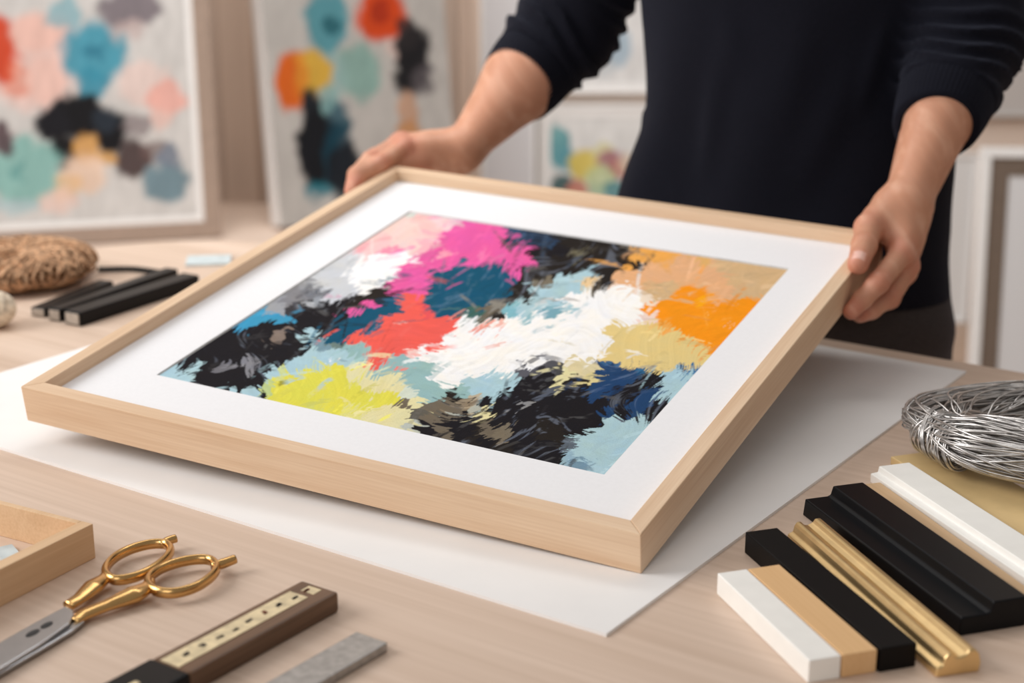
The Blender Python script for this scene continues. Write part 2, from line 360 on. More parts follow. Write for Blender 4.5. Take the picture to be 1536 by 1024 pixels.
k_ = (25, 23, 28); kb = (36, 31, 28); gr = (132, 132, 138); lg = (204, 207, 212); w_ = (249, 248, 247); lb = (172, 204, 214); bl = (62, 152, 192)
db = (12, 82, 110); pp = (240, 194, 192); hp = (230, 92, 162); pk = (240, 150, 175); co = (240, 96, 86); yg = (224, 218, 84); py_ = (228, 220, 170)
st_ = (150, 186, 186); ol = (112, 102, 88); og = (250, 152, 24); lo = (240, 172, 86); pe = (232, 178, 132); tn = (214, 180, 136); sd = (230, 205, 138); nv = (32, 66, 108)
ZA = [(50,622,lb,35),(90,600,lb,30),(110,640,lb,25),(135,590,k_,30),(160,610,lb,20),(215,560,k_,60),(290,640,k_,50),(230,630,k_,40),(290,610,(110,110,118),30),(370,590,gr,32),(420,600,k_,40),(390,660,k_,35),(320,690,lb,18),(385,685,lb,22),(450,620,lb,35),
(330,540,k_,70),(420,540,k_,60),(400,440,bl,42),(360,455,bl,28),(540,430,bl,22),(480,425,bl,22),(430,480,k_,50),(480,495,(130,115,105),25),(600,420,k_,55),(680,420,k_,55),(560,520,k_,40),(600,490,lb,25),(560,390,(60,58,62),30),(700,500,db,30),
(530,350,gr,45),(600,330,(120,122,128),38),(490,385,(158,160,165),28),(645,318,(95,98,106),24),(570,300,(150,152,158),30),(620,360,(150,155,162),25),
(680,270,lg,65),(740,210,lg,48),(720,320,lg,45),(650,300,lg,35),(620,240,(130,160,170),18),(710,170,(232,222,220),30),
(760,360,kb,36),(840,340,kb,32),(880,325,kb,22),(830,240,w_,60),(910,220,w_,45),(800,295,w_,40),(880,270,w_,28),(740,250,w_,26),
(955,45,(204,214,206),16),(1000,60,pp,34),(860,140,pp,50),(940,120,(236,206,200),60),(1030,110,pp,50),(900,180,pk,30),(1080,75,(238,205,208),40),(830,180,pp,34),(780,170,(240,170,175),26),(1010,165,(240,180,190),30),
(1180,90,hp,55),(1100,150,hp,45),(1060,225,hp,55),(980,260,hp,48),(930,300,hp,36),(1190,180,hp,60),(1090,195,pk,28),(760,400,hp,22),(820,368,hp,20),(1010,290,hp,34),(1130,60,(236,190,205),22),
(1150,310,db,80),(1060,275,db,45),(1100,380,db,50),(1200,350,db,50),(820,430,db,52),(890,390,db,42),(740,470,db,38),(700,530,(110,130,125),30),(860,360,(30,50,66),22),
(900,430,co,62),(960,400,co,48),(1040,395,(226,84,92),28),(1080,450,co,46),(870,510,co,55),(960,500,co,55),(850,585,co,34),(1050,520,co,30),(920,440,(246,172,162),24),(765,490,co,24),(800,560,(225,120,110),20),(930,608,(238,130,120),16),
(1030,545,w_,34),(975,545,(246,205,198),20),(1180,470,w_,55),(1130,520,w_,50),(1190,600,w_,50),(1120,580,w_,40),
(620,580,lb,55),(700,570,lb,46),(760,550,st_,36),(680,585,w_,14),(560,610,lb,35),(740,595,(225,225,190),20),(640,540,(120,150,165),26),
(500,650,yg,46),(600,650,yg,58),(700,650,yg,66),(560,700,yg,50),(680,720,yg,58),(800,720,yg,48),(780,640,py_,38),(880,700,yg,30),(490,620,(205,215,150),24),(820,670,py_,34),(900,660,py_,36),(740,770,(226,222,140),36),(860,785,py_,40),(930,785,py_,42),(440,675,(190,205,140),24),(640,745,(214,214,110),30),
(880,615,st_,38),(980,620,st_,50),(1040,690,st_,46),(1080,650,w_,42),(1140,640,w_,40),(1160,700,st_,38),(1000,735,py_,26),(960,690,(214,222,205),24),
(950,745,ol,26),(1000,790,(96,92,84),30),(1030,825,k_,32),(1080,775,ol,44),(1130,720,kb,34),(1160,745,(140,125,105),26),(1200,745,k_,30),(1150,830,k_,46),(1090,845,ol,26),(1200,870,kb,40),(970,820,(190,195,185),20)]
ZB = [(60,90,hp,55),(200,160,hp,50),(130,130,hp,55),(240,178,hp,28),(180,215,hp,32),(60,150,(236,120,175),30),(200,90,(50,75,105),38),(160,112,k_,26),(270,70,(34,50,70),46),(300,105,(40,62,88),38),(280,150,k_,46),(380,90,kb,56),(480,100,kb,56),(570,112,kb,42),(650,118,ol,26),(430,148,(112,106,84),24),(350,130,k_,40),(400,190,kb,48),(500,180,kb,46),(630,195,kb,40),(670,210,kb,22),(560,200,kb,40),(330,200,kb,44),
(40,240,db,50),(110,250,db,56),(30,320,db,50),(110,300,db,46),(20,390,(60,100,92),34),(210,255,kb,36),(170,285,kb,30),(310,250,(120,112,98),28),(110,345,(140,135,125),32),(60,380,ol,28),(240,322,kb,24),(165,330,kb,26),(230,215,kb,34),(100,390,kb,24),
(370,260,lb,46),(300,310,lb,46),(420,280,lb,36),(440,245,lb,30),(230,350,lb,40),(180,362,(130,185,195),30),(330,372,(122,168,182),30),(270,388,w_,20),(390,370,lb,26),(470,275,(232,200,152),20),(250,400,(150,190,200),22),
(450,335,w_,50),(400,318,w_,30),(550,340,w_,56),(620,312,w_,46),(300,455,w_,80),(400,420,w_,66),(200,480,w_,76),(100,520,w_,84),(500,410,w_,60),(620,400,w_,50),(60,440,(240,160,145),22),(125,425,(244,190,178),18),(340,520,w_,60),(440,500,w_,60),(250,550,w_,46),(510,500,w_,36),(690,392,(240,215,205),34),(150,570,w_,50),(40,560,w_,50),
(540,275,kb,18),(500,292,ol,16),(660,160,lo,46),(760,170,lo,46),(640,250,pe,46),(720,220,pe,48),(840,190,pe,56),(740,290,tn,54),(860,240,pe,48),(940,230,pe,56),(1050,220,tn,66),(1150,210,tn,56),(980,300,pe,36),(1110,280,tn,46),(900,165,(226,178,110),44),(1040,310,tn,30),(690,330,(238,222,205),34),(830,135,lo,44),(1180,235,tn,36),(620,200,lo,30),(1000,170,tn,44),(1120,170,tn,44),
(860,320,og,50),(800,370,og,56),(700,358,og,24),(900,390,og,66),(980,375,og,56),(1060,360,og,40),(830,430,og,48),(940,450,og,56),(930,500,og,32),(760,432,lo,26),(1000,420,og,40),(1012,415,(246,196,158),20),(900,335,(255,172,22),26),(910,372,(255,200,120),10),(1080,345,og,30),
(580,460,sd,56),(680,480,sd,66),(780,480,sd,56),(640,550,sd,56),(740,550,sd,56),(840,520,sd,46),(860,560,sd,36),(430,590,(222,208,165),46),(385,620,py_,34),(480,620,(222,208,150),28),(650,552,w_,14),(900,530,sd,28),(560,530,sd,36),(350,640,py_,24),
(230,600,(92,92,100),36),(300,590,(84,84,90),34),(340,600,(72,72,74),32),(270,630,k_,34),(100,640,lb,54),(60,660,lb,42),(160,650,lb,38),(20,630,lb,36),(110,685,lb,24),(30,712,(190,175,150),24),(55,770,py_,22),(15,755,(180,182,172),24),
(140,705,k_,40),(250,680,k_,56),(350,680,k_,50),(212,720,(140,140,142),20),(230,765,k_,56),(130,780,k_,38),(80,830,ol,28),(140,840,(122,112,96),34),(200,850,k_,46),(330,740,k_,66),(310,810,kb,56),(400,760,k_,56),(480,740,k_,50),(440,830,k_,36),(260,900,k_,46),(330,930,k_,28),(400,890,(92,102,112),26),(60,870,k_,36),(130,890,kb,36),
(400,645,kb,36),(430,690,k_,46),(480,690,nv,36),(560,600,nv,46),(620,625,nv,40),(540,660,nv,40),(590,700,k_,46),(640,660,k_,46),(700,640,k_,36),(680,695,nv,46),(640,740,nv,38),(705,755,k_,32),(745,715,k_,26),(660,608,(46,100,140),24),(820,598,nv,22),(870,590,(50,112,162),24),(560,572,(60,100,140),24),(590,760,k_,34),(540,760,nv,30),(490,790,k_,32),
(780,650,lb,46),(760,685,lb,34),(830,630,lb,36),(800,608,lb,26),(520,840,lb,56),(560,800,lb,46),(450,900,lb,54),(500,920,lb,56),(580,880,lb,56),(650,820,lb,40),(560,960,lb,46),(430,955,(120,150,168),28),(400,940,(150,180,195),24),(640,860,lb,38)]
BL = [(x/2.438+220, y/2.438+300, r/2.45, c) for x, y, c, r in ZA]+[(x/2.56+700, y/2.56+320, r/2.5, c) for x, y, c, r in ZB]
def art_rgb(u, v):
    P = FA+(AX0+(AX1-AX0)*u)[..., None]*ex+(AY0+(AY1-AY0)*v)[..., None]*ey-REC*en
    q = pix(P); return blobpaint(q[..., 0], q[..., 1], BL, .62, .055)
grid_plane('artwork', lambda u, v: np.stack([AX0+(AX1-AX0)*u, AY0+(AY1-AY0)*v, np.full_like(u, -REC-.0014)], -1), 620, 560, fr, M['art'], art_rgb)

# ------------------------------------------------------------------ moulding samples (right)
def stick(name, o, ang, prof, L, mat, label, cat='moulding sample', group=None, bevel=.0008):
    d = (math.cos(math.radians(ang)), math.sin(math.radians(ang)))
    v, f = prismvf(prof, 0, L); ob = mesh(name, v, f, mat, None, bevel=bevel); ob.matrix_world = axes(o, d)
    return tag(ob, label, cat, group)
rect = lambda w, h: [(0, 0), (w, 0), (w, h), (0, h)]
SG = 'moulding samples laid side by side on the table'
AN = -72.2
dv = np.array([math.cos(math.radians(AN)), math.sin(math.radians(AN)), 0]); wv = np.array([-dv[1], dv[0], 0])
def base(px, py, h):
    p = onz(px, py, TB+h); return np.array([p[0], p[1], TB])
stick('moulding_sample', base(1076, 859, .016), AN, rect(.0225, .016), .134, M['cream'], 'short white square moulding sample, nearest to the front of the row', group=SG)
stick('moulding_sample', base(1076, 859, .016)+wv*.0235, AN, rect(.0245, .016), .134, M['tan'], 'short tan wooden moulding sample between the white one and the black one', group=SG)
stick('moulding_sample', base(1116, 798, .0165)+wv*.001, AN, rect(.0262, .0168), .193, M['blackbrown'], 'plain square black moulding sample between the tan one and the gold one', group=SG)
gp = [(0, 0), (.0305, 0), (.0315, .006), (.030, .0125), (.0265, .0165), (.0225, .0165), (.0205, .0135), (.0165, .0120), (.013, .0125), (.0105, .0155), (.0075, .0155), (.0055, .0125), (.0045, .008), (.0005, .0065)]
stick('moulding_sample', base(1178, 790, .012)+wv*.0015, AN-2.3, gp, .219, M['goldleaf'], 'shiny gold moulding sample with two rounded ridges along it', group=SG, bevel=.0012)
bp_ = [(0, 0), (.052, 0), (.052, .0215), (.0255, .0215), (.0235, .0145), (.021, .0135), (.0015, .0135)]
stick('moulding_sample', base(1205, 748, .0135), AN, bp_, .217, M['blackblue'], 'wide black stepped moulding sample with a raised flat back', group=SG, bevel=.001)
stick('moulding_sample', base(1283, 727, .007), AN-1.5, rect(.0225, .007), .247, M['tanflat'], 'thin flat tan wooden moulding sample between the wide black one and the stepped white one', group=SG)
wp = [(0, 0), (.036, 0), (.036, .0135), (.0075, .0135), (.0065, .0085), (0, .008)]
stick('moulding_sample', base(1306, 706, .010), AN, wp, .27, M['cream'], 'long white stepped moulding sample next to the buff board', group=SG)
stick('moulding_sample', base(1336, 684, .007), AN+1.5, rect(.062, .007), .25, M['buff'], 'broad flat buff coloured moulding sample with the wire coil lying on it', group=SG)

# ------------------------------------------------------------------ silver wire coil
def wire_coil():
    rg = np.random.default_rng(3); parts = []; parts2 = []
    c = np.array([.474, 1.238, TB+.008]); RX, RY = .114, .068; rot = math.radians(-8)
    n = 64
    for k in range(190):
        ph = rg.uniform(0, 6.28); rr_ = .0305*math.sqrt(rg.random()); tw = rg.choice([-1, 1])*rg.uniform(.5, 2.2)
        th = np.linspace(0, 2*np.pi, n, endpoint=False)+rg.uniform(0, 6.28)
        off = ph+tw*np.sin(th+ph)+.25*np.sin(3*th+k)
        pinch = 1-.42*np.exp(-((np.angle(np.exp(1j*(th-math.radians(196)))))/.32)**2)
        a = rr_*np.cos(off)*pinch*1.15; b = rr_*np.sin(off)*.78*pinch
        x = (RX+a)*np.cos(th); y = (RY+a)*np.sin(th); z = .0285+b+.004*np.sin(2*th+.5)
        x, y = x*math.cos(rot)-y*math.sin(rot), x*math.sin(rot)+y*math.cos(rot)
        v, f = tubevf(np.stack([x, y, z], 1), .00085, 5, closed=True)
        parts.append((v, f))
    o = empty('wire_coil', loc=c)
    v, f = joinvf(parts); mesh('strand_bundle', v, f, M['wire'], o, smooth=True)
    th0 = math.radians(197); ctr = np.array([RX*math.cos(th0), RY*math.sin(th0)]); tg = np.array([-RX*math.sin(th0), RY*math.cos(th0)]); tg /= np.linalg.norm(tg); nr = np.array([tg[1], -tg[0]])
    wr = []
    for k in range(34):                                    # the wrapping strands that bind the coil
        s0 = rg.uniform(-.022, .022); sl = rg.uniform(.3, 1.1)*rg.choice([1, 1, -1])
        a = np.linspace(0, 2*np.pi, 30, endpoint=False); q = .0185+rg.uniform(0, .004)
        s = s0+sl*.014*np.cos(a+.4)
        p2 = ctr+tg*s[:, None]+nr*(q*1.08*np.cos(a))[:, None]
        x, y = p2[:, 0], p2[:, 1]
        x, y = x*math.cos(rot)-y*math.sin(rot), x*math.sin(rot)+y*math.cos(rot)
        wr.append(tubevf(np.stack([x, y, .0245+.92*q*np.sin(a)], 1), .0009, 5, closed=True))
    v, f = joinvf(wr); mesh('binding', v, f, M['wire'], o, smooth=True)
    return tag(o, 'loose coil of thin silver picture wire lying on the buff sample at the right edge', 'wire')
wire_coil()

# ------------------------------------------------------------------ twine
def jute_coil():
    rg = np.random.default_rng(8); o = empty('twine_coil', loc=(-.606, 1.888, TB+.0042))
    R0, a0, b0 = .046, .043, .0180; parts = []
    for layer in range(3):
        nw = 120; m = 22; t = np.linspace(0, 2*np.pi*nw, nw*m); th = t
        phi = t/nw+.5*np.sin(t/nw*3)+(.9+.25*layer)*np.cos(th)*(1 if layer % 2 else -1)*.45
        jit = np.repeat(rg.normal(0, .0026, nw), m)
        r = R0+(a0+jit)*np.cos(th); r = np.maximum(r, .004)
        z = .0195+(b0+jit*.7)*np.sin(th)
        parts.append(tubevf(np.stack([r*np.cos(phi), r*np.sin(phi), z], 1), .0017, 5))
    v, f = joinvf(parts); mesh('strands', v, f, M['jute'], o, smooth=True)
    th = np.linspace(0, 2*np.pi, 40, endpoint=False)
    v, f = tubevf(np.stack([R0*np.cos(th), R0*np.sin(th), np.full(40, .0195)], 1), .040, 20, closed=True, flat=.42)
    mesh('core', v, f, M['jutedark'], o, smooth=True)
    return tag(o, 'flat round coil of brown jute twine at the far left of the table', 'twine')
jute_coil()
def cotton_ball():
    rg = np.random.default_rng(2); o = empty('twine_ball', loc=(-.576, 1.684, TB)); r0 = .0225; parts = []
    for k in range(46):
        ax = rg.normal(size=3); ax /= np.linalg.norm(ax); u = np.cross(ax, [.3, .2, .9]); u /= np.linalg.norm(u); w = np.cross(ax, u)
        a = np.linspace(0, 2*np.pi, 30, endpoint=False); h = rg.uniform(-.4, .4)*r0; rr_ = math.sqrt(r0*r0-h*h)
        P = ax*h+rr_*(np.cos(a)[:, None]*u+np.sin(a)[:, None]*w); P *= [1.05, 1.05, .86]; P[:, 2] += .0209
        parts.append(tubevf(P, .0014, 5, closed=True))
    v, f = joinvf(parts); mesh('strands', v, f, M['cotton'], o, smooth=True)
    bm = bmesh.new(); bmesh.ops.create_uvsphere(bm, u_segments=24, v_segments=14, radius=r0*.99)
    for q in bm.verts: q.co.z = q.co.z*.86+.0209; q.co.x *= 1.05; q.co.y *= 1.05
    me = bpy.data.meshes.new('core'); bm.to_mesh(me); bm.free(); me.materials.append(M['cotton']); link(bpy.data.objects.new('core', me), o)
    return tag(o, 'small ball of cream cotton twine at the left edge of the table', 'twine')
cotton_ball()

# ------------------------------------------------------------------ black bars, strap, card (far left of the table)
def bar(nl, fl, w, h, label, mat=M['blackblue']):
    a = onz(nl[0], nl[1], TB); b = onz(fl[0], fl[1], TB); d = b-a; L = np.linalg.norm(d)
    o = empty('frame_bar', axes(a, d)); wd_ = w
    mesh('sleeve', *prismvf([(-wd_, 0), (0, 0), (0, h), (-wd_, h)], 0, L), mat, o, bevel=.0015)
    mesh('end_face', *boxvf(-.0012, .0004, -wd_*.9, -wd_*.12, h*.10, h*.86), M['greytan'], o, bevel=.0004)
    return tag(o, label, 'frame bar', 'black bars with raw ends left of the frame')
bar((97, 485.5), (276, 428), .0255, .0165, 'black bar with a raw grey end, nearest to the wooden frame of the three')
bar((73, 480), (250, 418), .0185, .0150, 'black bar with a raw grey end, in the middle of the three')
bar((47, 474), (150, 432), .0200, .0110, 'short low black bar with a raw grey end, nearest to the twine of the three')
a = onz(148, 408, TB); b = onz(243, 413, TB)
P = cat_rom([a+[0, 0, .004], (a+b)/2+[0, .012, .004], b+[0, 0, .004]], 8)
v, f = tubevf(P, .006, 8, flat=.45); o = mesh('strap', v, f, M['black'], None, smooth=True); tag(o, 'thin flat black strap lying between the brown twine coil and the black bars', 'strap')
a = onz(278, 400, TB); b = onz(345, 398, TB); d = b-a
v, f = boxvf(0, np.linalg.norm(d), 0, .05, 0, .003); o = mesh('card', v, f, M['paleblue'], None); o.matrix_world = axes(a, d); tag(o, 'pale blue card on the table just beyond the left side of the frame', 'card')

# ------------------------------------------------------------------ wooden tray corner (lower left)
tc_ = onz(139.6, 785, TB+.0272); tl = onz(0, 853.6, TB+.0272); d = np.array([tl[0]-tc_[0], tl[1]-tc_[1], 0]); d /= np.linalg.norm(d)
mwt = axes((tc_[0], tc_[1], TB), d)              # x runs along the right-hand wall towards the viewer, y = away from the tray's outside (negative = inside)
tr = empty('wooden_tray', mwt); tag(tr, 'small open wooden tray with low walls in the lower left corner, left of the scissors', 'tray')
TWD, TLN, TH_ = .17, .16, .0272
tb_back = np.array(onz(0, 748, TB+.0272))-tc_
sgn = 1 if (mwt.inverted() @ Vector((tc_[0]+tb_back[0], tc_[1]+tb_back[1], TB))).y > 0 else -1
def tw(x0, x1, y0, y1, mat=M['tray']):
    ys = sorted((sgn*y0, sgn*y1)); return mesh('wall', *boxvf(x0, x1, ys[0], ys[1], 0, TH_), mat, tr, bevel=.0006)
tw(.0, TLN, 0, .011); tw(-.0, .005, .011, TWD); tw(TLN-.006, TLN, .011, TWD); tw(.005, TLN-.006, TWD-.006, TWD)
cpt = onz(0, 823, TB+.003); lo_ = mwt.inverted() @ Vector([float(q) for q in cpt])
o = mesh('card', *boxvf(-.004, .010, -.03, .004, 0, .003), M['paleblue'], None); o.matrix_world = Matrix.Translation((cpt[0], cpt[1], TB)) @ Matrix.Rotation(.6, 4, 'Z'); tag(o, 'small pale blue scrap lying inside the wooden tray', 'card')

# ------------------------------------------------------------------ scissors
sc_ = empty('scissors', loc=onz(112, 915, TB)); SO = np.array(sc_.location)
tag(sc_, 'steel scissors with gold handles lying beside the wooden tray', 'scissors')
def sp(px, py, h): return onz(px, py, TB+h)-SO
def flatblade(name, pts_px, z0, z1, mat):
    P = [sp(x, y, z1)[:2] for x, y in pts_px]; n = len(P)
    v = [(p[0], p[1], z0) for p in P]+[(p[0], p[1], z1) for p in P]
    f = [tuple(range(n)), tuple(range(2*n-1, n-1, -1))]+[(i, n+i, n+(i+1) % n, (i+1) % n) for i in range(n)]
    o = mesh(name, v, f, mat, sc_); bm = bmesh.new(); bm.from_mesh(o.data); bmesh.ops.recalc_face_normals(bm, faces=bm.faces); bm.to_mesh(o.data); bm.free()
    m = o.modifiers.new('bevel', 'BEVEL'); m.width = .0008; m.segments = 2; m.limit_method = 'ANGLE'; return o
up_b = flatblade('blade', [(99, 908), (109, 914), (110, 921), (104, 934), (60, 965), (-10, 1008), (-90, 1052), (-92, 1046), (-10, 968), (50, 934)], TB*0+.0045, .0072, M['steel'])
lo_b = flatblade('blade', [(112, 921), (117, 919), (127, 930), (110, 944), (60, 974), (-10, 1015), (-90, 1062), (-95, 1054), (-10, 996), (60, 958)], .0018, .0044, M['steel'])
for (x, y, rx) in ((70, 937, .0033), (49, 949, .0036)):
    p = sp(x, y, .0073); ang = np.linspace(0, 2*np.pi, 16, endpoint=False); dd = (sp(110, 915, .0073)-sp(30, 960, .0073))[:2]; dd /= np.linalg.norm(dd); nn_ = np.array([-dd[1], dd[0]])
    pts = [tuple(p[:2]+dd*rx*1.6*math.cos(a_)+nn_*rx*.75*math.sin(a_))+(.0073,) for a_ in ang]
    pts2 = [(q[0], q[1], .0076) for q in pts]
    mesh('stamp_mark', pts+pts2, [tuple(range(16, 32))]+[(i, (i+1) % 16, 16+(i+1) % 16, 16+i) for i in range(16)], M['hole'], up_b)
def handle(shank, loop, tail, zl):
    parts = []
    P = [sp(x, y, z) for x, y, z, r in shank]; Rr = [r for *_, r in shank]
    Pc = cat_rom(P, 8); Rc = np.interp(np.linspace(0, 1, len(Pc)), np.linspace(0, 1, len(Rr)), Rr)
    parts.append(tubevf(Pc, Rc, 14, flat=.62))
    L = cat_rom([sp(x, y, z) for x, y, z in loop], 8, closed=True)
    parts.append(tubevf(L, .0030, 12, closed=True, flat=1.35))
    P = cat_rom([sp(x, y, z) for x, y, z, r in tail], 6); Rr = [r for *_, r in tail]
    parts.append(tubevf(P, np.interp(np.linspace(0, 1, len(P)), np.linspace(0, 1, len(Rr)), Rr), 12))
    v, f = joinvf(parts); return mesh('handle', v, f, M['gold'], sc_, smooth=True)
handle([(103, 908, .0055, .0052), (120, 897, .006, .0056), (140, 880, .0065, .0078), (155, 868, .007, .0052), (160, 858, .0075, .003)],
       [(158, 856, .0075), (170, 838, .0075), (195, 824, .0075), (225, 816, .0075), (248, 816, .0075), (256, 825, .0075), (247, 840, .0075), (224, 856, .0075), (196, 867, .0075), (170, 869, .0075)],
       [(240, 817, .0075, .003), (252, 811, .008, .0034), (264, 807, .0085, .0032)], .0075)
handle([(112, 932, .0045, .0040), (128, 921, .005, .0056), (160, 908, .006, .0058), (200, 892, .007, .0088), (220, 880, .0075, .0056), (226, 868, .008, .003)],
       [(222, 872, .008), (236, 856, .008), (262, 845, .008), (292, 839, .008), (315, 840, .008), (325, 850, .008), (318, 864, .008), (294, 880, .008), (262, 889, .008), (234, 886, .008)],
       [(318, 850, .008, .0034), (334, 845, .0085, .0038), (353, 838, .0095, .0034)], .008)
# the lower part of the first handle runs on past its loop to the second one
# ------------------------------------------------------------------ dark wooden rule with brass inlay
fa = onz(453, 870, TB+.0145); nb = onz(230, 987, TB+.0145); d = nb-fa; d[2] = 0; d /= np.linalg.norm(d)
ru = empty('folding_rule', axes((fa[0], fa[1], TB), d)); tag(ru, 'dark walnut rule with brass inlaid scale and black end cap, beside the scissors', 'rule')
RWd, RH = .0335, .0150; Lw = .139
mesh('body', *prismvf([(0, 0), (RWd, 0), (RWd, RH), (0, RH)], 0, Lw), M['walnut'], ru, bevel=.0022)
mesh('end_cap', *prismvf([(-.0004, 0), (RWd+.0004, 0), (RWd+.0004, RH+.0005), (-.0004, RH+.0005)], Lw, Lw+.14), M['blackblue'], ru, bevel=.0018)
inl = mesh('inlay', *boxvf(.019, Lw-.0015, .0062, .0225, RH-.0005, RH+.0004), M['brass'], ru)
mesh('inlay_end', *boxvf(.005, .0135, .011, .0225, RH-.0005, RH+.0003), M['brass'], ru)
rg = np.random.default_rng(4)
for k in range(9):
    x = .010+.0142*k; parts = []
    for q in range(3):                                    # worn, unreadable scale marks
        cx = x+rg.uniform(-.0022, .0022); cy = .0145+rg.uniform(-.002, .002); ln = rg.uniform(.0010, .0022); wd_ = rg.uniform(.0007, .0013)
        parts.append(boxvf(cx-ln, cx+ln, cy-wd_, cy+wd_, RH+.0003, RH+.0006))
    mesh('scale_mark', *joinvf(parts), M['rustmark'] if k in (0, 3) else M['ink'], ru if k == 0 else inl)
mesh('cap_mark', *boxvf(Lw+.026, Lw+.034, .014, .0185, RH+.0004, RH+.0008), M['brass'], ru)
# ------------------------------------------------------------------ steel bar
fa = onz(535, 946, TB+.0068); nb = onz(397, 1024, TB+.0068); d = nb-fa; d[2] = 0; d /= np.linalg.norm(d)
sb_ = mesh('straightedge', *prismvf([(0, 0), (.0268, 0), (.0268, .0068), (0, .0068)], 0, .30), M['steelbar'], None, bevel=.0012)
sb_.matrix_world = axes((fa[0], fa[1], TB), d); tag(sb_, 'plain grey steel straightedge lying in front of the walnut rule', 'straightedge')

# ------------------------------------------------------------------ pictures in the background
LX = np.array([1.0, 0, 0])
def board_frame(origin, heading, lean):
    """x along the picture, y into it, z up (tilted back by lean)"""
    h = math.radians(heading); l = math.radians(lean)
    x = np.array([math.cos(h), math.sin(h), 0]); nb_ = np.array([-math.sin(h), math.cos(h), 0])
    z = np.array([0, 0, 1])*math.cos(l)+nb_*math.sin(l); y = nb_*math.cos(l)-np.array([0, 0, 1])*math.sin(l)
    return Matrix(((x[0], y[0], z[0], origin[0]), (x[1], y[1], z[1], origin[1]), (x[2], y[2], z[2], origin[2]), (0, 0, 0, 1))), x, y, z
def rails4(x0, x1, z0, z1, w, y0, y1):
    return joinvf([boxvf(x0, x1, y0, y1, z0, z0+w), boxvf(x0, x1, y0, y1, z1-w, z1), boxvf(x0, x0+w, y0, y1, z0+w, z1-w), boxvf(x1-w, x1, y0, y1, z0+w, z1-w)])
def picture(name, origin, heading, lean, x0, x1, z0, z1, fw, mframe, label, blobs=None, bgc=(208, 206, 204), matw=0, mmat=None, depth=.035, jag=.5, soft=.35, side='greyside'):
    origin = np.array(origin, float); origin[2] += depth*math.sin(math.radians(lean))+.0005
    mw, x, y, z = board_frame(origin, heading, lean)
    o = empty(name, mw)
    if fw: mesh('frame', *rails4(x0, x1, z0, z1, fw, -.004, depth), mframe, o, bevel=.002)
    a0, a1, c0, c1 = x0+fw, x1-fw, z0+fw, z1-fw
    if matw:
        v, f = rails4(a0, a1, c0, c1, matw, .002, .006); mesh('mat', v, f, mmat, o); a0 += matw; a1 -= matw; c0 += matw; c1 -= matw
    OO = np.array(origin)
    def rgb(u, v):
        q = pix(OO+(a0+(a1-a0)*u)[..., None]*x+(c0+(c1-c0)*v)[..., None]*z)
        if not blobs: return np.tile(lin(bgc), u.shape+(1,))
        X, Y = q[..., 0], q[..., 1]; n1 = fbm(X/17, Y/17, 3)-.5; n2 = fbm(X/17+50, Y/17+20, 3)-.5
        C = np.tile(lin(bgc), u.shape+(1,))
        for bx, by, rx, ry, c, op in blobs:
            d = np.hypot((X+26*jag*n1-bx)/rx, (Y+26*jag*n2-by)/ry)
            w = (op*(1-smooth(.78, 1.18, d)))[..., None]; C = C*(1-w)+lin(np.array(c)*.93)*w
        return np.clip(C*(1+.25*(fbm(X/9, Y/30, 2)-.5))[..., None], 0, 1)
    grid_plane('canvas', lambda u, v: np.stack([a0+(a1-a0)*u, np.full_like(u, .004 if not matw else .005), c0+(c1-c0)*v], -1), 150, 150, o, M['bgart'], rgb)
    box('backboard', x0+.003, x1-.003, .0065, depth, z0+.003, z1-.003, M[side], o)
    return tag(o, label, 'picture')
# low ledge that the two left pictures stand on
lz = .43
lg_ = empty('bench', loc=(-1.05, 4.28, 0)); tag(lg_, 'low pale wooden bench along the back wall under the two large pictures', 'bench')
box('seat', -1.6, .92, -.62, .40, lz-.045, lz, M['beige'], lg_, .004)
for sx in (-1.5, .74):
    box('leg', sx, sx+.08, -.60, .38, 0, lz-.045, M['beige'], lg_, .004)
G1 = (200, 198, 196)
B1 = [(45,95,75,70,(240,205,196),.9),(0,75,26,50,(214,66,20),.95),(28,120,22,30,(232,130,100),.6),(60,45,45,30,(240,195,182),.8),(70,120,30,36,(242,200,188),.8),(215,125,40,35,(240,212,204),.7),(252,148,32,28,(240,180,168),.9),(238,180,20,16,(240,196,184),.7),
(195,14,46,30,(120,110,118),.9),(190,45,28,16,(205,185,182),.7),(95,22,24,26,(130,178,190),.8),(140,80,50,48,(74,158,182),.97),(138,128,24,24,(66,150,176),.95),(138,82,12,10,(40,112,140),.6),
(118,172,46,34,(24,24,28),1),(78,184,28,26,(28,28,34),1),(165,196,30,30,(22,22,26),1),(95,225,24,26,(26,25,28),1),(160,178,20,20,(54,66,80),.5),(205,190,18,18,(140,128,130),.8),(198,240,30,30,(70,52,52),.95),(230,225,22,18,(110,88,86),.7),
(35,256,56,52,(140,190,184),.95),(25,258,14,12,(90,150,150),.6),(128,222,18,24,(216,160,84),.9),(158,236,16,14,(214,158,74),.85),(128,260,34,30,(240,208,184),.85),(98,280,22,24,(232,190,140),.7),(85,300,30,18,(240,208,196),.7),(250,272,34,34,(112,140,152),.95),(256,232,18,20,(120,130,146),.9),(4,208,18,24,(84,58,66),.9),(20,310,40,12,(170,200,206),.7)]
p1 = onz(333, 356, lz+.001)
picture('framed_painting', p1, 14, 3, -1.15, 0, 0, 1.15, .045, M['taupe'], 'large framed abstract painting of teal, coral and black blots, at the left of the background', B1, G1, .016, M['white'], jag=1.0)
